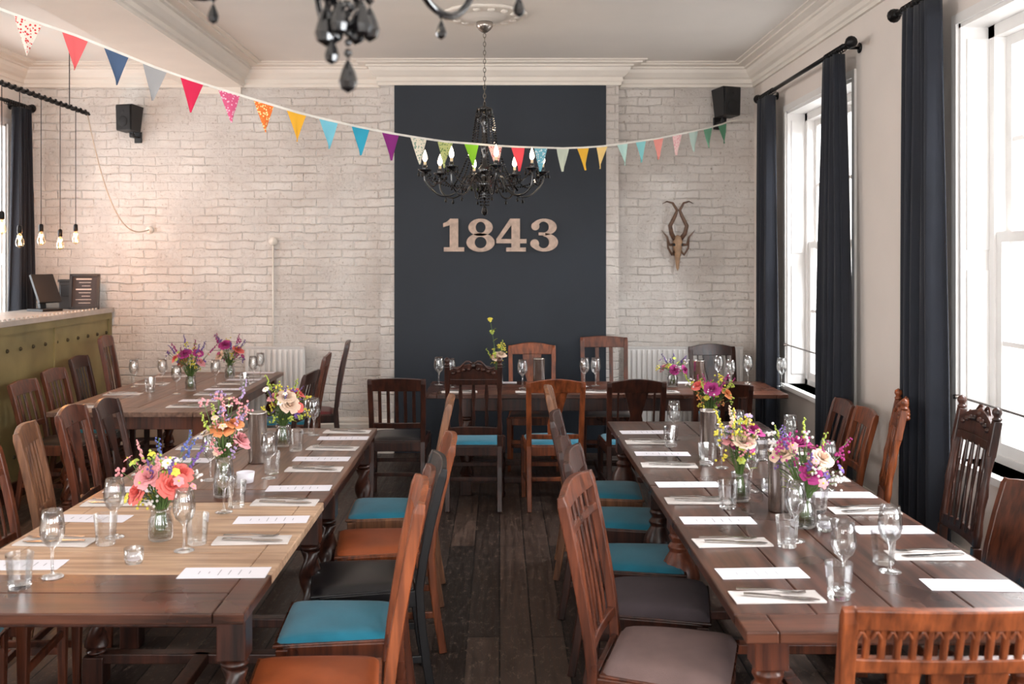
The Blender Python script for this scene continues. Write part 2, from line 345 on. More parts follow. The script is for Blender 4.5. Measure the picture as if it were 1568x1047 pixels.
# ---------------------------------------------------------------- numerals
NUM=plain('numeral_weathered_wood',RGB(192,168,152),0.6,vary=0.2,scale=25,bs=0.2,bscale=60)
NEDGE=plain('numeral_edge',RGB(70,50,42),0.7)
def numerals():
    b=M(); yb=YB-0.126; th=0.035; s=0.294; z0=1.955-s/2; cnt=[0]
    def sh(pts,ox):
        n=len(pts); ar=sum(pts[i][0]*pts[(i+1)%n][1]-pts[(i+1)%n][0]*pts[i][1] for i in range(n))
        if ar<0: pts=pts[::-1]
        cnt[0]+=1; tt=th+(cnt[0]%9)*0.0005
        f=[(ox+x*s,yb-tt,z0+z*s) for x,z in pts]; k=[(ox+x*s,yb,z0+z*s) for x,z in pts]
        b.add(f,[tuple(range(n))],NUM); b.add(f+k,[(i,n+i,n+(i+1)%n,(i+1)%n) for i in range(n)],NEDGE)
    def ring(cx,cz,rx,rz,ix,iz,a0,a1,ox,n=36,icx=0):
        def pt(r1,r2,c,a): return (c+r1*math.cos(a),cz+r2*math.sin(a))
        tt=th+0.0002; A=[math.radians(a0+(a1-a0)*i/n) for i in range(n+1)]
        vs=[]
        for a in A:
            for (r1,r2,c) in((rx,rz,cx),(ix,iz,cx+icx)):
                x,z=pt(r1,r2,c,a)
                vs.append((ox+x*s,yb-tt,z0+z*s)); vs.append((ox+x*s,yb,z0+z*s))
        ff=[];fe=[]
        for i in range(n):
            o=4*i; ff.append((o,o+4,o+6,o+2)[::-1]); fe.append((o,o+1,o+5,o+4)); fe.append((o+2,o+6,o+7,o+3))
        b.add(vs,ff,NUM); b.add(vs,fe,NEDGE)
    def disc(cx,cz,r,ox): sh([(cx+r*math.cos(2*math.pi*i/20),cz+r*math.sin(2*math.pi*i/20)) for i in range(20)],ox)
    o=(678-765)/170.3
    sh([(0.04,0),(0.66,0),(0.66,0.13),(0.04,0.13)],o); sh([(0.22,0.13),(0.48,0.13),(0.48,1),(0.22,1)],o); sh([(0.22,0.98),(0.22,0.80),(0.02,0.74),(0.02,0.86),(0.12,0.90)],o)
    o=(714-765)/170.3
    ring(0.44,0.735,0.37,0.265,0.15,0.17,0,360,o); ring(0.44,0.275,0.43,0.285,0.18,0.175,0,360,o)
    o=(760-765)/170.3
    sh([(0.5,1.0),(0.72,1.0),(0.72,0.0),(0.46,0.0),(0.46,0.86),(0.5,0.86)],o); sh([(0.0,0.38),(0.0,0.25),(0.92,0.25),(0.92,0.38)],o)
    sh([(0.0,0.38),(0.14,0.38),(0.5,0.86),(0.5,1.0),(0.42,1.0)],o); sh([(0.30,0.12),(0.30,0),(0.9,0),(0.9,0.12)],o)
    o=(812-765)/170.3
    ring(0.42,0.745,0.38,0.255,0.16,0.165,-90,155,o,30,-0.02); ring(0.42,0.28,0.42,0.28,0.17,0.18,-160,92,o,30,-0.02)
    disc(0.15,0.77,0.125,o); disc(0.13,0.24,0.135,o); sh([(0.25,0.49),(0.25,0.58),(0.45,0.58),(0.45,0.49)],o)
    b.make('wall_numerals_1843')
numerals()
# ---------------------------------------------------------------- curtains
def curtain(x,y0,y1,zt,zb,seed,topn=0.75,folds=6,side=1):
    rnd=random.Random(seed); ph=rnd.random()*6; b=M(); yc=(y0+y1)/2; w=(y1-y0)
    def fn(u,v):
        z=zt+(zb-zt)*v; k=topn+(1-topn)*min(1,v*1.6)
        k*=1+0.05*math.sin(4*v+ph)
        t=u*folds*2*math.pi+ph; amp=0.035+0.02*v
        return (x+amp*math.sin(t)+0.012*math.sin(2.3*t+3*v),yc+(u-0.5)*w*k+0.012*math.cos(t+v*3),z)
    b.grid(fn,folds*12,24,CURT)
    o=b.make('curtain'); sm=o.modifiers.new('solid','SOLIDIFY'); sm.thickness=0.004
    return o
xr=2.2
curtain(xr,8.0,8.42,3.07,0.06,1,0.7,5); curtain(xr,6.36,6.76,3.07,0.06,2,0.7,5)
curtain(xr,4.97,5.42,3.07,0.06,3,0.75,5); curtain(xr,3.0,3.4,3.07,0.06,4,0.75,5)
curtain(XL+0.13,8.62,8.98,3.07,0.06,5,0.6,5)
def rod(y0,y1,x,side):
    b=M(); b.tube([(x,y0,3.1),(x,y1,3.1)],0.016,BLACKM,10)
    for yy,s in((y0,-1),(y1,1)):
        b.lathe([(0.016,0),(0.028,0.01),(0.018,0.02),(0.036,0.04),(0.04,0.055),(0.03,0.075),(0.0001,0.085)],(x,yy,3.1),BLACKM,12,axis=(0,s,0))
    for yy in(y0+0.12,y1-0.12):
        b.tube([(x,yy,3.1),(x+side*0.12,yy,3.1)],0.01,BLACKM,8); b.lathe([(0.035,0),(0.03,0.01)],(x+side*0.11,yy,3.1),BLACKM,12,axis=(side,0,0))
    for i in range(9):
        for yy in (y0+0.09+i*0.04,y1-0.09-i*0.04):
            pts=[(x+0.024*math.cos(t*math.pi/5),yy,3.094+0.024*math.sin(t*math.pi/5)) for t in range(11)]
            b.tube(pts,0.003,BLACKM,5)
    b.make('curtain_rod')
rod(6.28,8.42,xr,1); rod(3.0,5.5,xr,1); rod(6.5,8.95,XL+0.12,-1)
# ---------------------------------------------------------------- radiators
def radiator(x0,x1,z0,z1):
    b=M(); n=int((x1-x0)/0.045)
    b.bb(x0,x1,YB-0.075,YB-0.05,z0,z1,WHITEP)
    for i in range(n):
        x=x0+(i+0.5)*(x1-x0)/n; b.poly([(x,YB-0.08,z0+0.03),(x,YB-0.085,z0+0.06),(x,YB-0.085,z1-0.06),(x,YB-0.08,z1-0.03)],0.026,0.018,WHITEP)
    b.bb(x0,x1,YB-0.09,YB-0.035,z1-0.012,z1,WHITEP)
    for xx in(x0+0.1,x1-0.1): b.bb(xx-0.02,xx+0.02,YB-0.05,YB-0.001,z1-0.2,z1-0.12,WHITEP)
    for xx in(x0+0.03,x1-0.03): b.tube([(xx,YB-0.06,z0+0.05),(xx,YB-0.06,0)],0.009,WHITEP); b.lathe([(0.015,0),(0.02,0.03),(0.012,0.06)],(xx,YB-0.06,z0-0.06),WHITEP,10)
    b.make('radiator',bevel=0.003)
radiator(1.14,2.2,0.2,0.95); radiator(-2.3,-1.76,0.2,0.95)
# ---------------------------------------------------------------- speakers
def speaker(loc,rz,sc=0.82):
    b=M(); G=plain('speaker_grille',RGB(28,28,30),0.7,bs=0.5,bscale=900)
    b.poly([(0,0,-0.14),(0,0.02,0.14)],[0.19,0.21],[0.16,0.2],BLACKP)
    b.box((0,-0.09,0),(0.18,0.012,0.26),G,rx=0.04)
    b.lathe([(0.06,0),(0.05,0.006),(0.0001,0.004)],(0,-0.097,-0.04),G,20,axis=(0,-1,0)); b.lathe([(0.028,0),(0.0001,0.006)],(0,-0.097,0.07),G,16,axis=(0,-1,0))
    b.poly([(0,0.05,-0.14),(0,0.05,-0.19),(0,0.16,-0.19)],0.05,0.02,BLACKP); b.box((0,0.165,-0.19),(0.09,0.02,0.12),BLACKP)
    b.ball((0,0.06,-0.17),0.03,BLACKP)
    b.make('wall_speaker',loc,rz,0.006,(sc,sc,sc))
speaker(P(195,181,8.9)+Vector((0,0.03,0)),-0.3); speaker(P(1115,156,8.85)+Vector((0,0.04,0)),0.4,0.9)
# ---------------------------------------------------------------- horned skull
def skull():
    b=M(); H=plain('horn',RGB(92,64,46),0.5,vary=0.45,scale=30,bs=0.5,bscale=60); Bn=plain('bone',RGB(158,126,98),0.7,vary=0.3,scale=20)
    b.lathe([(0.0001,-0.24),(0.014,-0.21),(0.024,-0.12),(0.040,-0.03),(0.046,0.02),(0.038,0.07),(0.0001,0.09)],(0,0,0),Bn,14)
    for s in(-1,1):
        b.ball((s*0.034,-0.024,0.0),0.014,BLACKP)
        b.tube([(s*0.022,0,0.04),(s*0.06,-0.03,0.10),(s*0.075,-0.04,0.17),(s*0.03,-0.045,0.26),(s*0.012,-0.045,0.31),(s*0.05,-0.03,0.375),(s*0.10,-0.02,0.39),(s*0.14,-0.02,0.37)],[0.020,0.021,0.019,0.016,0.013,0.010,0.007,0.002],H,10)
        b.tube([(s*0.03,0,0.0),(s*0.08,-0.02,0.0),(s*0.10,-0.03,0.07),(s*0.15,-0.03,0.13)],[0.016,0.013,0.009,0.002],H,8)
        b.tube([(s*0.02,0,-0.05),(s*0.055,-0.02,-0.09),(s*0.09,-0.03,-0.03),(s*0.10,-0.03,0.05)],[0.014,0.012,0.009,0.003],H,8)
    b.box((0,0.04,-0.02),(0.07,0.05,0.16),H)
    b.make('horned_skull',(1.61,YB-0.0655,1.87))
skull()
# ---------------------------------------------------------------- bunting
def bunting():
    b=M(); rope=plain('bunting_tape',RGB(225,220,210),0.9)
    A=Vector((-2.36,4.7)); D=Vector((4.41,4.1))
    def at(px,py):
        u=(px-CX)/F; t=(u*A.y-A.x)/(D.x-D.y*u); q=A+D*t; return Vector((q.x,q.y,CH-(py-CY)*q.y/F))
    fl=[(43,30,'s1'),(115,54,(222,98,100)),(178,79,(72,92,122)),(237,103,(160,158,158)),(294,123,(214,36,78)),(351,141,'s2'),(404,157,'s3'),(454,172,(240,178,50)),(503,184,(120,192,210)),(552,195,(48,160,188)),(598,204,(134,36,120)),(641,211,'s4'),(682,217,'s5'),(722,220,(140,204,44)),(758,223,'s6'),(793,225,(222,72,84)),(828,226,'s7'),(862,227,(196,204,186)),(893,226,(236,182,56)),(922,224,(240,204,130)),(953,220,(180,214,206)),(981,216,(140,208,210)),(1008,212,(234,150,140)),(1037,206,'s8'),(1062,201,(176,196,186)),(1084,196,(112,164,134)),(1106,190,(88,144,112))]
    sp={'s1':((226,212,198),(206,60,60)),'s2':((214,90,130),(240,190,205)),'s3':((236,120,50),(250,230,160)),'s4':((226,216,196),(120,150,130)),'s5':((196,200,130),(110,140,80)),'s6':((236,200,190),(200,90,90)),'s7':((110,180,200),(230,240,240)),'s8':((236,200,196),(220,140,150))}
    pts=[Vector((-2.62,4.46,3.29))]+[at(0,14)]+[at(x,y) for x,y,_ in fl]+[at(1120,185),Vector((2.3,9.0,3.0))]
    dr=Vector((D.x,D.y,0)).normalized(); nm=Vector((dr.y,-dr.x,0)); rnd=random.Random(3)
    for i in range(len(pts)-1):
        p,q=pts[i],pts[i+1]; b.poly([p,q],0.004,0.013,rope,ref=nm)
    for i,(x,y,c) in enumerate(fl):
        m=spotmat('bunting_print_'+c[1:],RGB(*sp[c][0]),RGB(*sp[c][1]),70) if isinstance(c,str) else plain('bunting_%d_%d_%d'%c,RGB(*c),0.9,vary=0.04)
        p=pts[i+2]; a=pts[i+1]; e=pts[i+3]; t=(e-a).normalized(); w=0.066; h=0.168; sw=rnd.uniform(-0.03,0.03); tw=rnd.uniform(-0.25,0.25)
        def fn(u,v,p=p,t=t):
            k=(u-0.5)*2*w*(1-v*0.985); return p+t*k+Vector((0,0,-v*h-0.004))+nm*(sw*v+0.008*math.sin(u*5+i)*(v+0.2)+k*tw*v)
        b.grid(fn,4,5,m)
    b.make('bunting')
bunting()
# ---------------------------------------------------------------- chandelier
def chandelier(name,x,y,zb,ztop,rot=0,low=0.0):
    b=M(); K=CRYST
    def bead(c,r=0.007): b.octa(c,r*1.12,r*1.3,K)
    def strand(p,q,sag,n,r=0.007):
        p=Vector(p);q=Vector(q)
        for i in range(n+1):
            t=i/n; c=p.lerp(q,t); c.z-=sag*4*t*(1-t); bead(c,r)
    def drop(c,s=1.0):
        c=Vector(c); bead(c-Vector((0,0,0.008*s)),0.007*s)
        b.lathe([(0.0001,0),(0.006*s,-0.010*s),(0.012*s,-0.024*s),(0.0165*s,-0.04*s),(0.013*s,-0.052*s),(0.0001,-0.06*s)],c-Vector((0,0,0.016*s)),K,10,smooth=False)
    b.lathe([(0.0001,0.0),(0.014,0.015),(0.02,0.035),(0.010,0.055),(0.022,0.075),(0.038,0.10),(0.045,0.13),(0.03,0.16),(0.018,0.18),(0.03,0.2),(0.045,0.23),(0.02,0.26),(0.012,0.32),(0.025,0.36),(0.03,0.4),(0.014,0.43),(0.01,0.52),(0.03,0.56),(0.022,0.6),(0.012,0.63),(0.05,0.65),(0.055,0.66),(0.01,0.68),(0.008,0.71)],(0,0,0.06),K,16)
    if low:
        z=0.06
        while z>-low+0.055: b.ball((0,0,z),0.006,K,8,5); z-=0.015
        drop((0,0,-low+0.06),0.9)
        for k in range(6):
            a=k*1.05+0.3; e=Vector((math.cos(a),math.sin(a),0))
            strand(e*0.04+Vector((0,0,0.14)),e*0.034+Vector((0,0,0.06)),0,5,0.006); drop(e*0.034+Vector((0,0,0.06)),0.95 if k!=3 else 1.1)
        drop((-0.022,-0.02,0.0),0.7)
    else: drop((0,0,0.06),1.4)
    na=8; H=[]
    for k in range(na):
        t=2*math.pi*k/na+rot; R=0.43 if k%2==0 else 0.40; e=Vector((math.cos(t),math.sin(t),0))
        pr=[(0.03,0.20),(0.09,0.245),(0.14,0.22),(0.18,0.15),(0.24,0.10),(0.32,0.095),(0.385,0.14),(R,0.20),(R,0.26)]
        pts=[]
        for i in range(len(pr)-1):
            p0=pr[max(i-1,0)];p1=pr[i];p2=pr[i+1];p3=pr[min(i+2,len(pr)-1)]
            for s in range(4):
                u=s/4; f=lambda a,b_,c,d:0.5*((2*b_)+(-a+c)*u+(2*a-5*b_+4*c-d)*u*u+(-a+3*b_-3*c+d)*u**3)
                r=f(p0[0],p1[0],p2[0],p3[0]); z=f(p0[1],p1[1],p2[1],p3[1]); pts.append(e*r+Vector((0,0,z)))
        pts.append(e*R+Vector((0,0,0.26))); b.tube(pts,0.007,K,7)
        c=e*R; H.append(c)
        b.lathe([(0.008,0.25),(0.02,0.258),(0.046,0.272),(0.05,0.28),(0.044,0.277),(0.014,0.268)],c,K,14)
        b.lathe([(0.013,0.268),(0.017,0.28),(0.017,0.30),(0.012,0.31)],c,K,10)
        b.lathe([(0.010,0.30),(0.010,0.335)],c,plain('candle_sleeve',RGB(225,205,170),0.6),10)
        b.lathe([(0.007,0.335),(0.017,0.352),(0.016,0.37),(0.008,0.397),(0.0001,0.418)],c,CANDLE,10)
        for j in range(5):
            a=2*math.pi*j/5+t; drop(c+Vector((0.045*math.cos(a),0.045*math.sin(a),0.272)),0.6)
        drop(e*0.28+Vector((0,0,0.09)),0.6); drop(e*0.16+Vector((0,0,0.18)),0.8)
        strand(e*0.05+Vector((0,0,0.72)),e*0.09+Vector((0,0,0.47)),-0.02,15,0.008)
        strand(e*0.09+Vector((0,0,0.47)),e*0.24+Vector((0,0,0.14)),0.03,20,0.008)
        strand(e*0.03+Vector((0,0,0.28)),e*R+Vector((0,0,0.265)),0.11,24,0.007)
        strand(e*0.05+Vector((0,0,0.16)),e*0.03+Vector((0,0,0.03)),-0.01,7,0.006)
        drop(e*0.055+Vector((0,0,0.71)),0.7); drop(e*0.05+Vector((0,0,0.18)),0.8)
    for k in range(na): strand(H[k]+Vector((0,0,0.27)),H[(k+1)%na]+Vector((0,0,0.27)),0.10,16,0.007)
    z=0.77; top=ztop-zb-0.03; i=0
    CH_=plain('chain_metal',RGB(120,112,100),0.3,metal=0.9)
    while z<top:
        pts=[]
        for k in range(9):
            a=2*math.pi*k/8; u=0.009*math.cos(a); w=0.019*math.sin(a)
            pts.append((u if i%2 else 0,0 if i%2 else u,z+w+0.012))
        b.tube(pts,0.0028,CH_,5,False); z+=0.031; i+=1
    b.lathe([(0.0001,-0.075),(0.02,-0.07),(0.045,-0.05),(0.06,-0.03),(0.06,0)],(0,0,ztop-zb-0.03),STEEL,16)
    b.make(name,(x,y,zb))
chandelier('chandelier',CHX,CHY,2.10,HC-0.03,0.2)
chandelier('chandelier',NCX,NCY,2.10,HC-0.03,0.3,0.085)
# ---------------------------------------------------------------- bar
def bar():
    b=M(); x=-3.54
    b.bb(x-0.55,x,4.6,YB-0.03,0,1.26,BRASS); b.bb(x-0.6,x+0.04,4.58,YB-0.03,1.26,1.30,ZINC)
    b.bb(x,x+0.02,4.6,YB-0.03,1.20,1.26,BRASS)
    for i in range(5): b.bb(x,x+0.012,4.6+i*1.1,4.66+i*1.1,0.12,1.2,BRASS)
    b.bb(x,x+0.025,4.6,YB-0.03,0,0.12,W_DARK)
    dk=plain('bar_rivet',RGB(70,60,40),0.5,metal=0.4)
    for i in range(22):
        b.ball((x+0.003,4.75+i*0.2,1.08),0.016,dk,8,4)
        b.ball((x+0.003,4.85+i*0.2,0.3),0.016,dk,8,4)
    for i in range(60): b.lathe([(0.012,0),(0.009,0.012),(0.0001,0.014)],(x+0.01,4.65+i*0.07,1.30),ZINC,6)
    b.make('bar_counter')
bar()
b=M(); sc=plain('dark_screen',RGB(18,20,24),0.35)
b.box((0,0,0.01),(0.2,0.2,0.02),BLACKP); b.poly([(0,0.03,0.02),(0,0.05,0.12),(0,0.0,0.2)],0.06,0.03,BLACKP)
b.box((0,-0.01,0.19),(0.22,0.025,0.26),BLACKP,rx=-0.45); b.box((0,-0.023,0.185),(0.19,0.004,0.22),sc,rx=-0.45)
b.make('till_monitor',(-3.86,8.45,1.3005),1.1,0.003)
b=M(); b.box((0,0,0.12),(0.1,0.12,0.24),BLACKP); b.box((0,-0.06,0.16),(0.08,0.02,0.1),sc); b.box((0,0,0.25),(0.12,0.14,0.02),BLACKP); b.make('card_reader_stand',(-3.84,8.83,1.3005),0.2,0.004)
b=M(); chalk=plain('chalkboard',RGB(60,56,58),0.8); cw=plain('chalk_text',RGB(205,196,188),0.9)
R_=Matrix.Rotation(-0.12,3,'X')
def sb(x,y,z,w,d,h,m):
    c=R_@Vector((x,y,z)); b.box(c,(w,d,h),m,rx=-0.12)
sb(0,0.012,0.155,0.25,0.008,0.30,chalk)
for sx in(-1,1): sb(sx*0.115,0,0.155,0.022,0.026,0.31,W_BLACK)
for zz in(0.011,0.299): sb(0,0,zz,0.25,0.026,0.022,W_BLACK)
for i in range(8): sb(0.01*(i%3-1),0.006,0.265-0.03*i,0.13-0.03*(i%3),0.002,0.010 if i in(0,3) else 0.004,cw)
b.make('framed_sign',(-3.64,8.72,1.302),0.15)
def pend():
    b=M(); X=-3.5; z=2.98; rope=plain('rope_wrap',RGB(30,26,26),0.8)
    b.tube([(X,5.2,z),(X,8.47,z)],0.014,BLACKM,8)
    hl=[]
    for i in range(400):
        t=i/399; a=i*0.55; hl.append((X+0.018*math.cos(a),5.2+3.27*t,z+0.018*math.sin(a)))
    b.tube(hl,0.006,rope,5)
    for yy in(5.4,6.95,8.1): b.tube([(X,yy,z),(X,yy,HC)],0.004,BLACKM,5)
    for yy,zz in((6.1,1.95),(6.6,1.9),(7.0,1.97),(7.26,1.88),(7.60,1.9),(7.93,1.87),(8.22,1.92)):
        b.tube([(X,yy,z),(X,yy,zz+0.10)],0.003,rope,5); b.lathe([(0.010,0.11),(0.017,0.10),(0.018,0.055),(0.012,0.05)],(X,yy,zz),BLACKM,10)
        b.lathe([(0.011,0.055),(0.015,0.035),(0.028,0.0),(0.031,-0.02),(0.024,-0.045),(0.0001,-0.058)],(X,yy,zz),glassmat('bulb_glass',(1,0.9,0.72,1),0.2,0.7),12)
        fil=[(X+0.013*math.cos(k*2.5),yy+0.013*math.sin(k*2.5),zz+0.03-0.065*(k%2)) for k in range(9)]
        b.tube(fil,0.0045,emis('bulb_filament',(1,0.55,0.22,1),26),5)
    cab=[]; A=Vector((X,8.45,z)); E=P(228,352,9.04)
    for i in range(25):
        t=i/24; p=A.lerp(E,t); p.z=A.z+(E.z-A.z)*(1-(1-t)**2.6)-0.06*math.sin(math.pi*t); cab.append(p)
    b.tube(cab,0.005,plain('cream_cable',RGB(190,170,150),0.7),6); b.lathe([(0.035,0),(0.035,0.02),(0.0001,0.03)],E+Vector((0,0.03,0)),TRIM,14,axis=(0,-1,0))
    b.make('pendant_light_rail')
pend()
b=M(); b.tube([(0,0,0),(0,0,-1.3)],0.008,TRIM,8); b.lathe([(0.04,0),(0.04,0.02),(0.0001,0.03)],(0,0.015,0),TRIM,14,axis=(0,-1,0)); b.make('wall_conduit',(P(418,368,9.05).x,YB-0.015,1.9))
# ---------------------------------------------------------------- tables
def twistleg(b,x,y,z0,z1,mat,r=0.036):
    zt=z1-0.14; b.box((x,y,(zt+z1)/2),(0.085,0.085,z1-zt),mat); b.box((x,y,z0+0.06),(0.085,0.085,0.12),mat)
    a,c=z0+0.12,zt; n=40; b.lathe([(0.03,0),(0.044,0.015),(0.03,0.03)],(x,y,a),mat,14); b.lathe([(0.03,0),(0.044,0.015),(0.03,0.03)],(x,y,c-0.03),mat,14)
    pr=[(r,a+0.03+(c-a-0.06)*i/n) for i in range(n+1)]
    b.lathe([(q,z-0) for q,z in pr],(x,y,0),mat,16,func=lambda t,z:1+0.3*math.cos(2*t-z*44))
def bulbleg(b,x,y,z0,z1,mat):
    b.box((x,y,z1-0.06),(0.095,0.095,0.12),mat); b.box((x,y,z0+0.06),(0.095,0.095,0.12),mat); h=z1-z0-0.24
    pr=[(0.036,0),(0.046,0.03),(0.03,0.07),(0.036,0.1),(0.045,0.25),(0.075,0.45),(0.082,0.6),(0.066,0.74),(0.04,0.83),(0.05,0.87),(0.034,0.91),(0.046,0.96),(0.036,1)]
    b.lathe([(r,z0+0.12+z*h) for r,z in pr],(x,y,0),mat,20,func=lambda t,z:1+0.04*math.cos(10*t))
def table(x0,x1,y0,y1,segs,leg,frame,legs=None,inset=0.07,planks=4,stretch=True,ap=0.10):
    b=M(); t=0.032; zt=TZ
    for a,c,m,ax in segs:
        if ax=='y':
            for i in range(planks):
                g=0.0015; b.bb(x0+(x1-x0)*i/planks+g*(i>0),x0+(x1-x0)*(i+1)/planks-g*(i<planks-1),a+0.001,c-0.001,zt-t,zt,m)
        elif ax=='x':
            k=max(1,round((c-a)/0.22))
            for i in range(k): b.bb(x0+0.09,x1-0.09,a+(c-a)*i/k+0.001,a+(c-a)*(i+1)/k-0.001,zt-t,zt,m)
            b.bb(x0,x0+0.088,a+0.001,c-0.001,zt-t,zt,m); b.bb(x1-0.088,x1,a+0.001,c-0.001,zt-t,zt,m)
    i=inset
    ly=legs or [y0+0.14,y1-0.14]
    for k in range(0,len(ly),2):
        a,c=ly[k],ly[k+1]
        for xx in(x0+i,x1-i):
            b.bb(xx-0.014,xx+0.014,a,c,zt-t-ap,zt-t,frame)
            for yy in(a,c): leg(b,xx,yy,0,zt-t,frame)
        for yy in(a,c):
            b.bb(x0+i,x1-i,yy-0.014,yy+0.014,zt-t-ap,zt-t,frame)
            if stretch: b.bb(x0+i,x1-i,yy-0.03,yy+0.03,0.09,0.13,frame)
        if stretch: b.bb((x0+x1)/2-0.03,(x0+x1)/2+0.03,a,c,0.09,0.13,frame)
    return b.make('dining_table',bevel=0.004)
LX0,LX1=-1.72,-0.72; RX0,RX1=0.66,1.59
table(LX0,LX1,2.8,4.3,[(2.8,3.15,T_DARKX,'x'),(3.15,4.08,T_LIGHT,'x'),(4.08,4.3,T_DARKX,'x')],twistleg,W_DARK,[2.93,4.1],0.06,ap=0.05)
table(LX0,LX1,4.305,5.86,[(4.305,5.86,T_MID,'y')],twistleg,W_DARK,[4.5,5.68],0.06)
table(RX0,RX1,2.66,4.38,[(2.66,2.80,T_DARKX,'x'),(2.80,4.38,T_DARK,'y')],bulbleg,W_MID,[2.82,4.2],0.1,ap=0.06)
table(RX0,RX1,4.385,6.1,[(4.385,6.1,T_DARK,'y')],bulbleg,W_DARK,[4.6,5.9],0.08)
table(-2.94,-1.9,6.45,8.75,[(6.45,6.65,T_MID,'x'),(6.65,8.75,T_MID,'y')],twistleg,W_MID,None,0.08)
table(-0.55,2.12,7.3,8.08,[(7.3,8.08,T_DARKX,'x')],twistleg,W_DARK,[7.38,8.0],0.3)
# ---------------------------------------------------------------- chairs
CC={}
def chair_mesh(style,W,H,wd,st,n=5,turned=False):
    key=(style,W,H,wd.name,st.name,n,turned)
    if key in CC: return CC[key]
    b=M(); D=0.41; SZ=0.445; yb=-D/2
    def Y(z):
        if z<SZ: return yb-0.055*(1-z/SZ)**1.5
        k=(z-SZ)/(H-SZ); return yb-0.10*k**1.3
    def bp(x,z,dy=0): return Vector((x,Y(z)+dy,z))
    wb=W/2-0.035; wf=W/2-0.015
    ps=0.036
    zs=[0,0.15,0.3,SZ,SZ+0.12,SZ+0.25,SZ+0.38,H-0.03,H]; zs=[z for z in zs if z<=H]
    for s in(-1,1):
        if style in('carved',):
            b.poly([bp(s*wb,z) for z in(0,0.15,0.3,SZ,SZ+0.08)],ps,ps,wd)
            m=9; pts=[bp(s*wb,SZ+0.08+(H-0.16-SZ)*i/m) for i in range(m+1)]
            b.tube(pts,[0.016,0.02,0.015,0.015,0.02,0.015,0.015,0.02,0.017,0.017],wd,10)
            b.poly([bp(s*wb,H-0.19),bp(s*wb,H-0.04)],0.036,0.034,wd)
            b.lathe([(0.016,0),(0.022,0.01),(0.012,0.018),(0.021,0.035),(0.018,0.05),(0.0001,0.062)],bp(s*wb,H-0.04),wd,10)
        else:
            b.poly([bp(s*(wb+0.004*max(0,(z-SZ)/0.5)*2),z) for z in zs],[ps*0.85]+[ps]*(len(zs)-2)+[ps*0.9],[0.034]*(len(zs)-1)+[0.022],wd)
        fx=s*wf; fy=D/2-0.02
        if turned or style=='carved':
            b.box((fx,fy,SZ-0.06),(0.045,0.045,0.12),wd)
            b.lathe([(0.018,0),(0.024,0.03),(0.016,0.05),(0.02,0.1),(0.014,0.13),(0.022,0.2),(0.026,0.27),(0.016,0.3),(0.022,SZ-0.12)],(fx,fy,0),wd,12)
        else: b.poly([(fx,fy,0),(fx,fy,SZ-0.01)],[0.028,0.042],[0.028,0.042],wd)
        b.poly([(s*wb,yb,SZ-0.035),(fx,fy,SZ-0.035)],0.065,0.022,wd,ref=(0,0,1))
        b.poly([(s*wb,Y(0.17),0.17),(fx,fy,0.17)],0.03,0.016,wd,ref=(0,0,1))
    b.box((0,D/2-0.02,SZ-0.035),(2*wf,0.022,0.065),wd); b.box((0,yb,SZ-0.035),(2*wb,0.022,0.065),wd)
    b.box((0,0.0,0.17),(2*(wb+wf)/2,0.02,0.028),wd); b.box((0,D/2-0.02,0.24),(2*wf,0.018,0.03),wd)
    y0,y1=yb+0.018,D/2+0.012
    th=0.065 if st in(GREY,DGREY) else 0.038
    def seat(u,v):
        a,c=2*u-1,2*v-1; ww=wb*(1-v)+(wf+0.014)*v
        k=max(0,(1-abs(a)**8)*(1-abs(c)**8))**0.5
        return (a*ww*(1-0.02*abs(c)**6),y0+(y1-y0)*v,SZ-0.004+th*k*(0.7+0.3*(1-a*a)*(1-c*c)))
    b.grid(seat,16,16,st)
    b.poly([(0,y0,SZ-0.002),(0,y1,SZ-0.002)],[2*wb,2*wf+0.028],0.012,wd)
    def rail(z0,z1,t=0.022,arch=0.0,bow=0.012,xe=None,m=10):
        xe=xe or wb; vs=[]; fs=[]
        for i in range(m+1):
            u=i/m; x=-xe+2*xe*u; q=math.sin(math.pi*u)
            for zz in(z0,z1+arch*q):
                for dy in(-t/2,t/2): vs.append(bp(x,min(zz,H+0.08),dy-bow*q))
        for i in range(m):
            o=4*i; fs+= [(o,o+4,o+6,o+2),(o+1,o+3,o+7,o+5),(o+2,o+6,o+7,o+3),(o,o+1,o+5,o+4)]
        fs+= [(0,2,3,1),(4*m,4*m+1,4*m+3,4*m+2)]; b.add(vs,fs,wd)
    def slat(x,z0,z1,w,t=0.01,x2=None):
        x2=x if x2 is None else x2; q=math.cos(x/wb*math.pi/2)*0.012
        b.poly([bp(x+(x2-x)*k/4,z0+(z1-z0)*k/4)+Vector((0,-q,0)) for k in range(5)],w,t,wd)
    if style=='slat':
        rail(H-0.085,H,arch=0.012); rail(SZ+0.1,SZ+0.14)
        for i in range(n):
            x=-wb+2*wb*(i+1)/(n+1); slat(x,SZ+0.12,H-0.06,0.024 if n>3 else 0.034)
    elif style=='lattice':
        rail(H-0.05,H,arch=0.018); rail(H-0.13,H-0.105); rail(SZ+0.06,SZ+0.09)
        for x in(-0.1,-0.05,0,0.05,0.1): slat(x,SZ+0.07,H-0.11,0.018)
        for x in(-0.12,-0.06,0,0.06,0.12): slat(x,H-0.115,H-0.03,0.014)
    elif style=='splat':
        rail(H-0.075,H,arch=0.025); rail(SZ+0.05,SZ+0.085)
        pts=[(-0.05,SZ+0.06),(-0.055,SZ+0.15),(-0.04,SZ+0.22),(-0.065,SZ+0.32),(-0.085,H-0.06),(0.085,H-0.06),(0.065,SZ+0.32),(0.04,SZ+0.22),(0.055,SZ+0.15),(0.05,SZ+0.06)]
        b.prism(pts,lambda x,z,t:bp(x,z,t-0.01),0.01,wd)
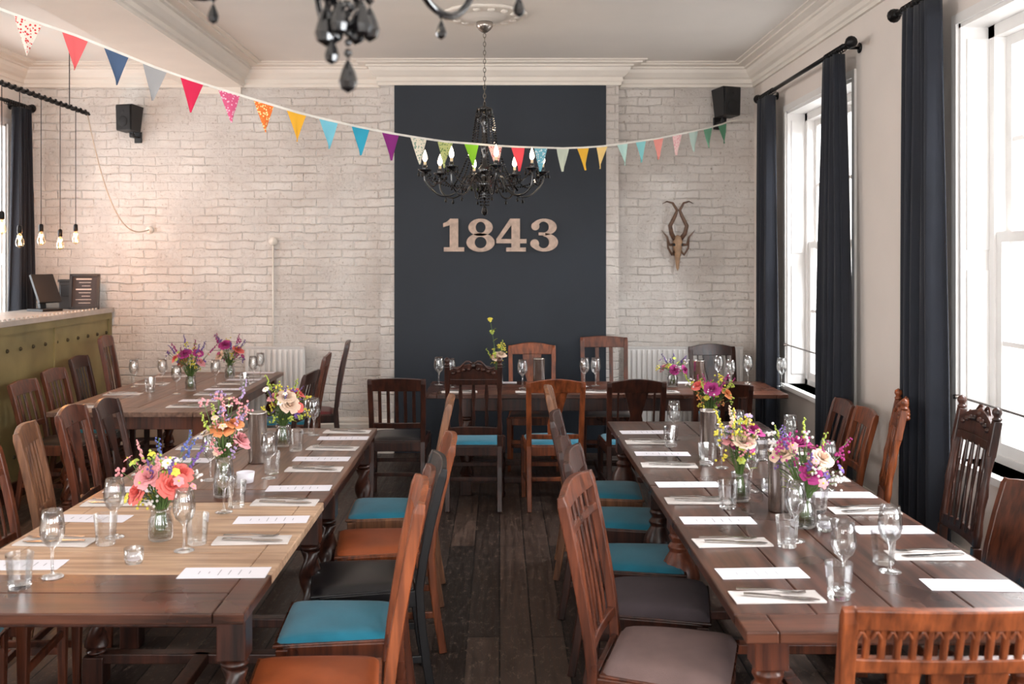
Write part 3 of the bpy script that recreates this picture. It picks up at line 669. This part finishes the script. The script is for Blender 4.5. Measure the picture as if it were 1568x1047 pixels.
        if n>1:
            for s in(-1,1): slat(s*0.125,SZ+0.06,H-0.05,0.014)
    elif style=='carved':
        rail(H-0.17,H-0.13); rail(SZ+0.08,SZ+0.13,arch=0.01)
        rail(H-0.13,H-0.075,0.026,arch=0.055)
        for s in(-1,1):
            for j in range(4):
                b.ball(bp(s*(0.03+0.035*j),H-0.09+0.03*math.cos(j*0.5),-0.026),0.018,wd,8,4,0.8)
                b.ball(bp(s*(0.03+0.035*j),H-0.09+0.03*math.cos(j*0.5),0.004),0.017,wd,8,4,0.8)
            b.tube([bp(s*(0.01+0.02*k),H-0.05+0.018*math.sin(k*1.0)+0.03*math.cos(k*0.25),-0.02) for k in range(8)],0.008,wd,6)
        b.ball(bp(0,H-0.035,-0.014),0.026,wd,10,6)
        for i in range(n):
            x=-wb+2*wb*(i+1)/(n+1); m=8
            pts=[bp(x,SZ+0.11+(H-0.27-SZ)*k/m) for k in range(m+1)]
            b.poly(pts,[0.016,0.022,0.03,0.022,0.014,0.022,0.03,0.022,0.016],0.012,wd)
    elif style=='solid':
        rail(H-0.04,H,0.026,arch=0.02); pm=RED if st==RED else wd
        def fn(u,v): x=(2*u-1)*(wb+0.005); z=SZ+0.06+(H-0.02-SZ-0.06)*v; return bp(x,z,0.014-0.012*math.sin(math.pi*u)+0.01*math.sin(math.pi*v)*(pm==RED))
        b.grid(fn,10,8,pm)
        def fn2(u,v): x=(1-2*u)*(wb+0.005); z=SZ+0.06+(H-0.02-SZ-0.06)*v; return bp(x,z,-0.014-0.012*math.sin(math.pi*u))
        b.grid(fn2,10,8,pm)
        rail(SZ+0.04,SZ+0.07,0.028)
    elif style=='arcade':
        rail(H-0.05,H,0.032,arch=0.0); rail(H-0.155,H-0.12,0.03)
        k=13
        for i in range(k+1):
            x=-wb+2*wb*i/k; slat(x,H-0.13,H-0.045,0.014,0.018)
        for i in range(k):
            x=-wb+2*wb*(i+0.5)/k
            for s in(-1,1): b.poly([bp(x+s*0.012,H-0.07,-0.012),bp(x,H-0.05,-0.012)],0.008,0.016,wd)
        rail(SZ+0.08,SZ+0.115)
        for x in(-0.1,0,0.1): b.prism([(x-0.03,SZ+0.09),(x-0.018,SZ+0.17),(x-0.036,H-0.18),(x-0.04,H-0.14),(x+0.04,H-0.14),(x+0.036,H-0.18),(x+0.018,SZ+0.17),(x+0.03,SZ+0.09)],lambda x,z,t:bp(x,z,t-0.008),0.012,wd)
    me=b.mesh('dining_chair'); CC[key]=me; return me
rj=random.Random(11)
def chair(style,x,y,rot,H,wd,st,n=5,W=0.43,turned=False,jit=5):
    me=chair_mesh(style,W,H,wd,st,n,turned)
    put('dining_chair',me,(x,y,0),math.radians(rot+rj.uniform(-jit,jit)),0.004)
# left table, aisle side
chair('splat',-0.55,3.05,96,1.04,W_OAK,ORANGE,3,jit=1)
chair('lattice',-0.56,3.57,93,0.97,W_MID,TEAL,5,jit=3)
chair('slat',-0.55,4.07,97,0.92,W_BLACK,BLK,3,jit=3)
chair('solid',-0.53,4.57,97,0.92,W_OAK,ORANGE,3,jit=3)
chair('slat',-0.56,5.17,92,1.02,W_PALE,TEAL,5,jit=3)
# right table, aisle side
chair('lattice',0.545,3.24,-107,1.0,W_MID,GREY,3,W=0.46,jit=1)
chair('slat',0.58,3.79,-99,1.0,W_DARK,DGREY,4,jit=2)
chair('splat',0.58,4.32,-97,0.94,W_DARK,TEAL,3,jit=3)
chair('slat',0.58,4.98,-98,0.96,W_DARK,TEAL,5,jit=3)
chair('splat',0.58,5.58,-96,1.01,W_PALE,TEAL,3,jit=3)
# right table, window side
chair('solid',1.80,3.93,92,0.84,W_MID,TEAL,3,jit=2)
chair('carved',1.82,4.42,86,1.1,W_DARK,TEAL,5,W=0.46,jit=2)
chair('carved',1.80,5.25,74,1.03,W_OAK,TEAL,4,W=0.46,jit=2)
chair('slat',1.80,5.72,84,0.88,W_OAK,TEAL,3,W=0.40,jit=3)
chair('slat',1.84,6.2,86,0.86,W_MID,BLK,2,W=0.40,jit=3)
# near end
chair('arcade',1.02,2.54,0,0.965,W_OAK,TEAL,3,W=0.52,turned=True,jit=0)
# left table, wall side
chair('slat',-1.93,3.3,-90,0.95,W_MID,TEAL,5)
chair('slat',-1.93,3.8,-90,0.95,W_MID,BLK,4)
chair('lattice',-1.93,4.27,-88,0.92,W_MID,TEAL,3)
chair('slat',-1.93,4.74,-76,0.96,W_PALE,ORANGE,6,jit=2)
chair('splat',-1.93,5.21,-82,0.96,W_MID,TEAL,3)
chair('splat',-1.93,5.66,-82,0.93,W_DARK,BLK,1,W=0.41)
# back-left table
chair('slat',-3.10,7.1,-90,0.87,W_MID,BLK,3)
chair('slat',-3.10,7.58,-86,0.9,W_MID,TEAL,4,W=0.4)
chair('slat',-3.10,8.06,-84,0.95,W_DARK,TEAL,5,W=0.4)
chair('slat',-3.06,8.52,-80,1.08,W_MID,BLK,4,W=0.4)
chair('slat',-1.70,7.45,90,0.9,W_DARK,BLK,4)
chair('slat',-1.68,7.95,94,0.98,W_MID,TEAL,4)
chair('solid',-1.60,8.46,99,1.03,W_DARK,RED,3)
# back table
chair('slat',-0.73,7.28,0,0.9,W_DARK,BLK,5,jit=2)
chair('carved',-0.18,7.12,0,1.05,W_DARK,TEAL,3,jit=2)
chair('splat',0.38,7.12,0,0.9,W_OAK,TEAL,1,jit=4)
chair('splat',0.94,7.12,0,0.9,W_DARK,TEAL,3,jit=3)
chair('slat',1.53,7.12,0,0.88,W_DARK,BLK,3,jit=3)
chair('splat',0.28,8.36,180,0.99,W_OAK,BLK,1,jit=3)
chair('slat',0.90,8.36,180,1.06,W_MID,BLK,2,jit=3)
chair('splat',1.86,8.36,180,0.98,W_DARK,TEAL,3,jit=3)
# ---------------------------------------------------------------- tableware
def wine():
    b=M(); out=[(0.0001,0.0),(0.034,0.0),(0.034,0.002),(0.012,0.006),(0.0045,0.012),(0.004,0.05),(0.0045,0.085),(0.012,0.095),(0.028,0.11),(0.037,0.135),(0.038,0.155),(0.034,0.185),(0.030,0.21)]
    inn=[(0.0285,0.21),(0.0325,0.185),(0.0365,0.155),(0.0355,0.136),(0.027,0.113),(0.012,0.1),(0.0001,0.097)]
    b.lathe(out+inn,(0,0,0),GLASS,24); return b.mesh('wine_glass')
def tumb():
    b=M(); b.lathe([(0.0001,0),(0.031,0),(0.033,0.004),(0.034,0.03),(0.041,0.105),(0.0385,0.105),(0.0315,0.03),(0.030,0.016),(0.0001,0.014)],(0,0,0),GLASS,12,smooth=False); return b.mesh('tumbler')
def vot():
    b=M(); b.lathe([(0.0001,0),(0.026,0),(0.031,0.02),(0.031,0.05),(0.0285,0.05),(0.0285,0.02),(0.0001,0.01)],(0,0,0),GLASS,16)
    b.lathe([(0.0001,0.012),(0.02,0.012),(0.02,0.03),(0.0001,0.03)],(0,0,0),PAPER,14); return b.mesh('tealight_holder')
def ram():
    b=M(); b.lathe([(0.0001,0),(0.034,0),(0.040,0.045),(0.037,0.045),(0.031,0.008),(0.0001,0.008)],(0,0,0),PAPER,20,func=lambda t,z:1+0.012*math.cos(18*t)); return b.mesh('ramekin')
def steelv():
    b=M(); b.lathe([(0.0001,0),(0.044,0),(0.046,0.004),(0.046,0.2),(0.048,0.204),(0.048,0.21),(0.043,0.21),(0.042,0.012),(0.0001,0.012)],(0,0,0),STEEL,28); return b.mesh('steel_wine_cooler')
def menu():
    b=M(); b.box((0,0,0.0012),(0.275,0.105,0.0016),PAPER)
    for i,(w,y) in enumerate([(0.03,0.035),(0.02,0.02),(0.06,0.005),(0.05,-0.008),(0.055,-0.02),(0.03,-0.034)]):
        b.box((0.0+(i-2.5)*0.032,0.0,0.0023),(0.002,w*0.9,0.0004),INK)
    return b.mesh('menu_card')
def napk():
    b=M()
    def lay(z,s): b.grid(lambda u,v:((u-0.5)*0.265*s,(v-0.5)*0.105*s,z+0.0012*math.sin(u*7+v*4)+(0.004 if 0.02<u<0.98 and 0.02<v<0.98 else 0)),10,5,NAPK)
    b.box((0,0,0.0025),(0.262,0.102,0.004),NAPK); lay(0.0035,1.0); return b.mesh('napkin')
def fork():
    b=M(); b.poly([(0,-0.1,0.004),(0,-0.06,0.005),(0,0.0,0.009),(0,0.035,0.006),(0,0.055,0.004)],[0.014,0.009,0.006,0.012,0.022],[0.002]*5,SILVER)
    for i in range(4): b.poly([((i-1.5)*0.006,0.053,0.004),((i-1.5)*0.006,0.08,0.004),((i-1.5)*0.006,0.1,0.008)],[0.004,0.0035,0.002],[0.0018]*3,SILVER)
    return b.mesh('fork')
def knife():
    b=M(); b.poly([(0,-0.105,0.004),(0,-0.08,0.004),(0,0.0,0.004)],[0.014,0.015,0.010],[0.004,0.006,0.005],SILVER); b.poly([(0,0.0,0.003),(0,0.02,0.003),(0,0.09,0.003),(0.004,0.11,0.003)],[0.010,0.019,0.019,0.003],[0.002]*4,SILVER); return b.mesh('knife')
mW,mT,mV,mR,mS,mM,mN,mF,mK=wine(),tumb(),vot(),ram(),steelv(),menu(),napk(),fork(),knife()
E=0.0006
rt=random.Random(5)
rects=[];circ=[]
def place(me,name,x,y,rz=0,sc=None,dz=0):
    if me in(mM,mN): rects.append((x,y))
    put(name,me,(x,y,TZ+E+dz),rz,0,sc)
def item(me,name,x,y,r,rz=0,sc=None,cx=None):
    if cx is None: cx=-1.22 if x<-0.3 and y<6.2 else (1.13 if y<6.2 else None)
    for _ in range(14):
        for (a,c,q) in circ:
            dx,dy=x-a,y-c; d=math.hypot(dx,dy)
            if d<r+q+0.004:
                if d<1e-4: dx,d=1,1
                k=(r+q+0.006-d)/d if d>0 else 0; x+=dx*k; y+=dy*k
        for (a,c) in rects:
            if abs(x-a)<0.142+r and abs(y-c)<0.062+r:
                px=0.142+r-abs(x-a); py=0.062+r-abs(y-c)
                if px<py or cx is None and px<py: x+=px*(1 if x>a else -1)
                elif px<0.07 and cx is not None: x+=px*(1 if cx>a else -1)
                else: y+=py*(1 if y>c else -1)
    circ.append((x,y,r)); put(name,me,(x,y,TZ+E),rz,0,sc)
def setting_nap(x,y,flip=1):
    r=rt.uniform(-0.08,0.08); place(mN,'napkin',x,y,r)
    a=math.radians(90+rt.uniform(2,12))*flip
    put('fork',mF,(x-0.01,y+0.026,TZ+0.0095),-a); put('knife',mK,(x+0.005,y-0.024,TZ+0.0095),-a)
for d in(3.16,3.80,4.32,4.95,5.52): place(mM,'menu_card',-0.875+rt.uniform(-.01,.01),d,rt.uniform(-0.06,0.06))
for d in(3.52,4.06,4.70,5.22,5.75): setting_nap(-0.875,d if d<5.7 else 5.72)
for d in(3.24,3.82,4.30,4.92,5.55): place(mM,'menu_card',-1.56,d,rt.uniform(-0.06,0.06))
for d in(3.50,4.06,4.62,5.24): setting_nap(-1.56,d,-1)
for d in(3.155,3.79,4.39,5.08,5.71): place(mM,'menu_card',0.83,d,rt.uniform(-0.05,0.05))
for d in(2.93,3.49,4.09,4.79,5.39): setting_nap(0.815,d)
for d in(3.04,3.66,4.2,4.8,5.4): place(mM,'menu_card',1.44,d,rt.uniform(-0.05,0.05))
for d in(3.34,3.93,4.5,5.1,5.7): setting_nap(1.44,d,-1)
for x in(-0.3,0.25,0.7,1.2,1.75): setting_nap(x,7.42)
for x in(0.0,0.5,1.05,1.5): place(mM,'menu_card',x,7.98)
for d in(6.7,7.3,7.9,8.4): setting_nap(-2.1,d); place(mM,'menu_card',-2.1,d+0.28); setting_nap(-2.76,d,-1)
# ---------------------------------------------------------------- flowers
def fm(n,c,v=0.12): return plain('petal_'+n,RGB(*c),0.75,vary=v,scale=30,spec=0.25)
CORAL=fm('coral',(226,112,104)); PINK=fm('pink',(224,152,156)); MAG=fm('magenta',(158,52,114)); PURP=fm('purple',(114,86,150)); CREAM=fm('cream',(222,194,172)); YEL=fm('yellow',(214,200,80)); WHT=fm('white',(228,222,218)); BLUE=fm('blue',(92,102,162)); ORG=fm('orange',(224,144,94)); LIL=fm('lilac',(170,146,184))
LEAF=plain('leaf_green',RGB(74,98,52),0.6,vary=0.3,scale=20); STEM=plain('stem_green',RGB(88,114,56),0.6); LIME=plain('lime_flower',RGB(168,182,76),0.7,vary=0.3,scale=40)
WATER=glassmat('vase_water',(0.88,0.93,0.86,1),0.3,0.5)
def rosef(b,c,r,mat,n):
    c=Vector(c); n=Vector(n).normalized(); Q=Vector((0,0,1)).rotation_difference(n).to_matrix(); rnd=random.Random(int(c.x*9999)^int(c.z*7777))
    b.ball(c,r*0.3,mat,7,5)
    for L in range(5):
        k=3+L*1; R=r*(0.26+0.17*L); op=0.04+0.2*L; hh=r*(0.85-0.1*L)
        for j in range(k):
            ph=2*math.pi*j/k+L*0.9+rnd.uniform(-.2,.2); hw=math.pi/k*1.25
            def fn(u,v):
                a=(2*u-1)*hw*(1-0.55*v**3)*(0.7+0.6*v); rad=R*(0.35+0.65*math.sin(v*math.pi/2))+R*op*v*v; z=-r*0.35+hh*(v-0.15*(2*u-1)**2*v)*1.25-R*op*0.5*v**3
                return c+Q@Vector((math.cos(ph+a)*rad,math.sin(ph+a)*rad,z))
            b.grid(fn,4,4,mat)
def daisy(b,c,r,mat,n,k=7):
    c=Vector(c); Q=Vector((0,0,1)).rotation_difference(Vector(n).normalized()).to_matrix()
    for j in range(k):
        ph=2*math.pi*j/k
        def fn(u,v):
            w=(2*u-1)*0.42*r*math.sin(math.pi*(0.12+0.8*v)); d=r*(0.12+v*0.9)
            return c+Q@Vector((math.cos(ph)*d-math.sin(ph)*w,math.sin(ph)*d+math.cos(ph)*w,0.25*r*v-0.2*r*v*v*2))
        b.grid(fn,2,3,mat)
    b.ball(c+Q@Vector((0,0,0.05*r)),r*0.2,YEL,6,4)
def leaf(b,c,d,L,mat):
    c=Vector(c); d=Vector(d).normalized(); s=d.cross(Vector((0,0,1))); s=s.normalized() if s.length>1e-3 else Vector((1,0,0)); up=s.cross(d)
    def fn(u,v):
        w=(2*u-1)*L*0.2*math.sin(math.pi*(v*0.96+0.02)); return c+d*L*v+s*w+up*(abs(2*u-1)*L*0.04-0.15*L*v*v)
    b.grid(fn,2,4,mat)
def bouquet(loc,seed,H,R,big,small,spikes=(PURP,),nb=4,ns=12,nsp=4,nl=18,tall=None):
    rnd=random.Random(seed); b=M(); vh=0.115
    b.lathe([(0.0001,0),(0.036,0),(0.042,0.006),(0.043,0.07),(0.034,0.09),(0.034,0.1),(0.038,vh),(0.035,vh),(0.031,0.1),(0.031,0.09),(0.039,0.07),(0.038,0.012),(0.0001,0.01)],(0,0,0),GLASS,20)
    b.lathe([(0.0001,0.012),(0.036,0.012),(0.038,0.065),(0.0001,0.066)],(0,0,0),WATER,16)
    def stem(p,rad=0.0015):
        a=rnd.uniform(0,6.28); q=Vector((0.022*math.cos(a),0.022*math.sin(a),0.015)); m=Vector((p.x*0.15,p.y*0.15,vh))
        pts=[q,q.lerp(m,0.5),m,m.lerp(p,0.5)+Vector((-p.x*0.08,-p.y*0.08,0.01)),p]; b.tube(pts,rad,STEM,5)
    def head(i,n,rmin,rmax,zlo,zhi):
        a=i*2.4+rnd.uniform(-.4,.4); r=R*rnd.uniform(rmin,rmax); return Vector((r*math.cos(a),r*math.sin(a),rnd.uniform(zlo,zhi)*H))
    for i in range(nb):
        p=head(i,nb,0.25,0.7,0.5,0.82); stem(p,0.0025); rosef(b,p,rnd.uniform(0.024,0.034),big[i%len(big)],p-Vector((0,0,H*0.35))+Vector((0,-0.04,0)))
    for i in range(ns):
        p=head(i,ns,0.15,0.9,0.42,0.92); stem(p); m=small[i%len(small)]; nn=p-Vector((0,0,H*0.3))+Vector((0,-0.05,0))
        if i%2==0:
            for j in range(10): b.ball(p+Vector((rnd.gauss(0,.011),rnd.gauss(0,.011),rnd.gauss(0,.012))),0.0055,m,6,4)
        else: daisy(b,p,rnd.uniform(0.012,0.022),m,nn,rnd.choice((5,6,8)))
    for i in range(nsp):
        p=head(i+7,nsp,0.45,1.1,0.75,1.05); stem(p); m=spikes[i%len(spikes)]; dr=(p-Vector((0,0,vh))).normalized()
        for j in range(16):
            t=j/16; b.ball(p-dr*0.085*t+Vector((rnd.gauss(0,.004),rnd.gauss(0,.004),0)),0.0035+0.003*t,m,5,4)
    for i in range(nl):
        a=rnd.uniform(0,6.28); r=R*rnd.uniform(0.1,0.6); p=Vector((r*math.cos(a)*0.6,r*math.sin(a)*0.6,H*rnd.uniform(0.33,0.7))); stem(p,0.0011)
        leaf(b,p,(math.cos(a),math.sin(a),rnd.uniform(-.1,.9)),rnd.uniform(0.03,0.065),LEAF if i%4 else LIME)
    if tall:
        for (x,y,z,m) in tall:
            p=Vector((x,y,z)); stem(p,0.002); daisy(b,p,0.022,m,(0,-0.5,1),8); daisy(b,p-Vector((0,0,0.01)),0.02,m,(0.5,-0.5,0.3),6); leaf(b,p*0.8,(0.5,-0.3,0.5),0.05,LIME)
    b.make('flower_vase',loc)
def BQ(px,py,*a,**k): q=T(px,py); circ.append((q.x,q.y,0.043)); bouquet(Vector((q.x,q.y,TZ+E)),*a,**k)
BQ(246,826,21,0.35,0.16,[CORAL,PINK,PINK,CREAM,CORAL],[YEL,PINK,LIME,WHT,PINK],[PURP,BLUE,PINK],nb=7,ns=32,nsp=10,nl=38)
BQ(342,760,2,0.46,0.11,[PINK,CREAM,ORG],[PINK,WHT,LIL,CREAM],[PINK,LIL,LIME],nb=7,ns=30,nsp=9,nl=32)
BQ(433,683,3,0.36,0.15,[CORAL,PINK,CREAM],[YEL,PURP,LIME,WHT],[LIME,PURP],nb=7,ns=26,nsp=7,nl=34)
BQ(1232,806,4,0.38,0.155,[CREAM,CREAM,MAG,PINK],[MAG,PURP,WHT,PINK],[MAG,LIME,PURP],nb=7,ns=28,nsp=9,nl=34)
BQ(1133,766,5,0.39,0.10,[MAG,PINK,CREAM],[YEL,LIL,PINK,LIME],[YEL,CREAM],nb=4,ns=24,nsp=8,nl=28)
BQ(1088,662,6,0.36,0.155,[CORAL,ORG,MAG,CREAM],[YEL,MAG,WHT,LIME,ORG],[LIME,MAG],nb=6,ns=28,nsp=8,nl=34)
BQ(762,588,7,0.34,0.085,[CREAM,CORAL],[YEL,LIME,YEL],[LIME],nb=3,ns=14,nsp=3,nl=20,tall=[(-0.06,0,0.52,YEL),(-0.045,0.02,0.42,LIME)])
BQ(1030,592,8,0.25,0.14,[MAG,PINK],[YEL,PURP,WHT,LIME],[PURP],nb=4,ns=18,nsp=5)
BQ(292,598,9,0.40,0.19,[PINK,CORAL,MAG],[PURP,PINK,YEL,LIME],[MAG,PURP],nb=6,ns=28,nsp=9,nl=28)
BQ(352,580,10,0.36,0.16,[CORAL,CREAM,MAG],[PURP,MAG,YEL],[MAG,PURP],nb=5,ns=20,nsp=6,nl=24)
# ---------------------------------------------------------------- glasses etc on tables
def at_(me,name,px,py,r,rz=0,sc=None): q=T(px,py); item(me,name,q.x,q.y,r,rz,sc)
for px,py in[(394,708),(1086,704),(1192,782)]: at_(mS,'steel_wine_cooler',px,py,0.046,0,(1,1,1.18) if px<1150 else (0.88,0.88,1.15))
for px,py in((830,588),(1070,592)): at_(mS,'steel_wine_cooler',px,py,0.046,0,(1,1,0.98))
at_(mR,'ramekin',376,738,0.04)
for px,py in[(80,883),(163,822),(282,843),(343,784),(412,732),(322,735),(473,663),(500,664)]: at_(mW,'wine_glass',px,py,0.037)
for px,py in[(1292,903),(1363,875),(1218,828),(1150,752),(1032,672),(1105,716),(1275,755),(1130,690),(1210,700)]: at_(mW,'wine_glass',px,py,0.037)
for px,py in[(30,900),(130,833),(318,836),(375,776),(428,725),(458,690)]: at_(mT,'tumbler',px,py,0.041,rt.random())
for px,py in[(1268,910),(1380,865),(1190,833),(1120,768),(1065,715),(1024,680),(1286,783),(1165,705)]: at_(mT,'tumbler',px,py,0.041,rt.random())
for px,py in[(205,862),(352,745),(1160,752),(1262,812)]: at_(mV,'tealight_holder',px,py,0.031)
for px in(672,690,800,895,912,1100,1118,1145,1197): at_(mW,'wine_glass',px,590+rt.uniform(-3,6),0.037,0,(1.05,1.05,1.05))
for px,py in((205,592),(250,590),(270,603),(388,585),(330,592),(400,578)): at_(mW,'wine_glass',px,py,0.037)
for px,py in((230,600),(375,592)): at_(mT,'tumbler',px,py,0.041)
# ---------------------------------------------------------------- lights
w=bpy.data.worlds.new('World'); S.world=w; w.use_nodes=True
bg=w.node_tree.nodes['Background']; bg.inputs[0].default_value=(0.94,0.97,1.0,1); bg.inputs[1].default_value=3.4
def area(loc,d,sx,sy,e,c):
    l=bpy.data.lights.new('window_daylight','AREA'); l.shape='RECTANGLE'; l.size=sx; l.size_y=sy; l.energy=e; l.color=c
    o=bpy.data.objects.new('window_daylight',l); S.collection.objects.link(o); o.location=loc; o.rotation_euler=Vector(d).to_track_quat('-Z','Y').to_euler()
for i,(a,c) in enumerate(wins):
    if i<2: area((XR+0.75,(a+c)/2,1.75),(-1,0,0.12),1.7,2.3,235,(0.97,0.985,1.0))
    else: area((XR+1.25,(a+c)/2,3.75),(-1,0,-0.65),1.9,1.6,500,(0.97,0.985,1.0))
for i,(a,c) in enumerate(lw): area((XL-0.75,(a+c)/2,1.8),(1,0,0.1),1.6,2.2,(100,60)[i],(1,0.97,0.94))
for a,c in fill_openings: area(((a+c)/2,YF-0.8,1.6),(0,1,0.2),c-a,2.2,95,(1.0,0.99,0.97))  # added fill lights behind the camera, shining through the made-up front openings
def pt(loc,e,c,r=0.03):
    l=bpy.data.lights.new('lamp_glow','POINT'); l.energy=e; l.color=c; l.shadow_soft_size=r
    o=bpy.data.objects.new('lamp_glow',l); S.collection.objects.link(o); o.location=loc
pt((-3.40,8.22,1.80),8,(1,0.36,0.1)); pt((-3.40,7.6,1.78),8,(1,0.4,0.12))
pt((CHX,CHY,2.62),6,(1,0.72,0.45))
# ---------------------------------------------------------------- camera
cd=bpy.data.cameras.new('camera'); cam=bpy.data.objects.new('camera',cd); S.collection.objects.link(cam)
cam.location=(0,0,CH); cam.rotation_euler=(math.radians(90),0,0); cd.sensor_width=36; cd.lens=35
cd.shift_x=(784-CX)/1568; cd.shift_y=-(523.5-CY)/1568; cd.clip_start=0.05
cd.dof.use_dof=True; cd.dof.focus_distance=5.0; cd.dof.aperture_fstop=4.0
S.camera=cam
S.view_settings.view_transform='Standard'; S.view_settings.look='None'; S.view_settings.exposure=0.28
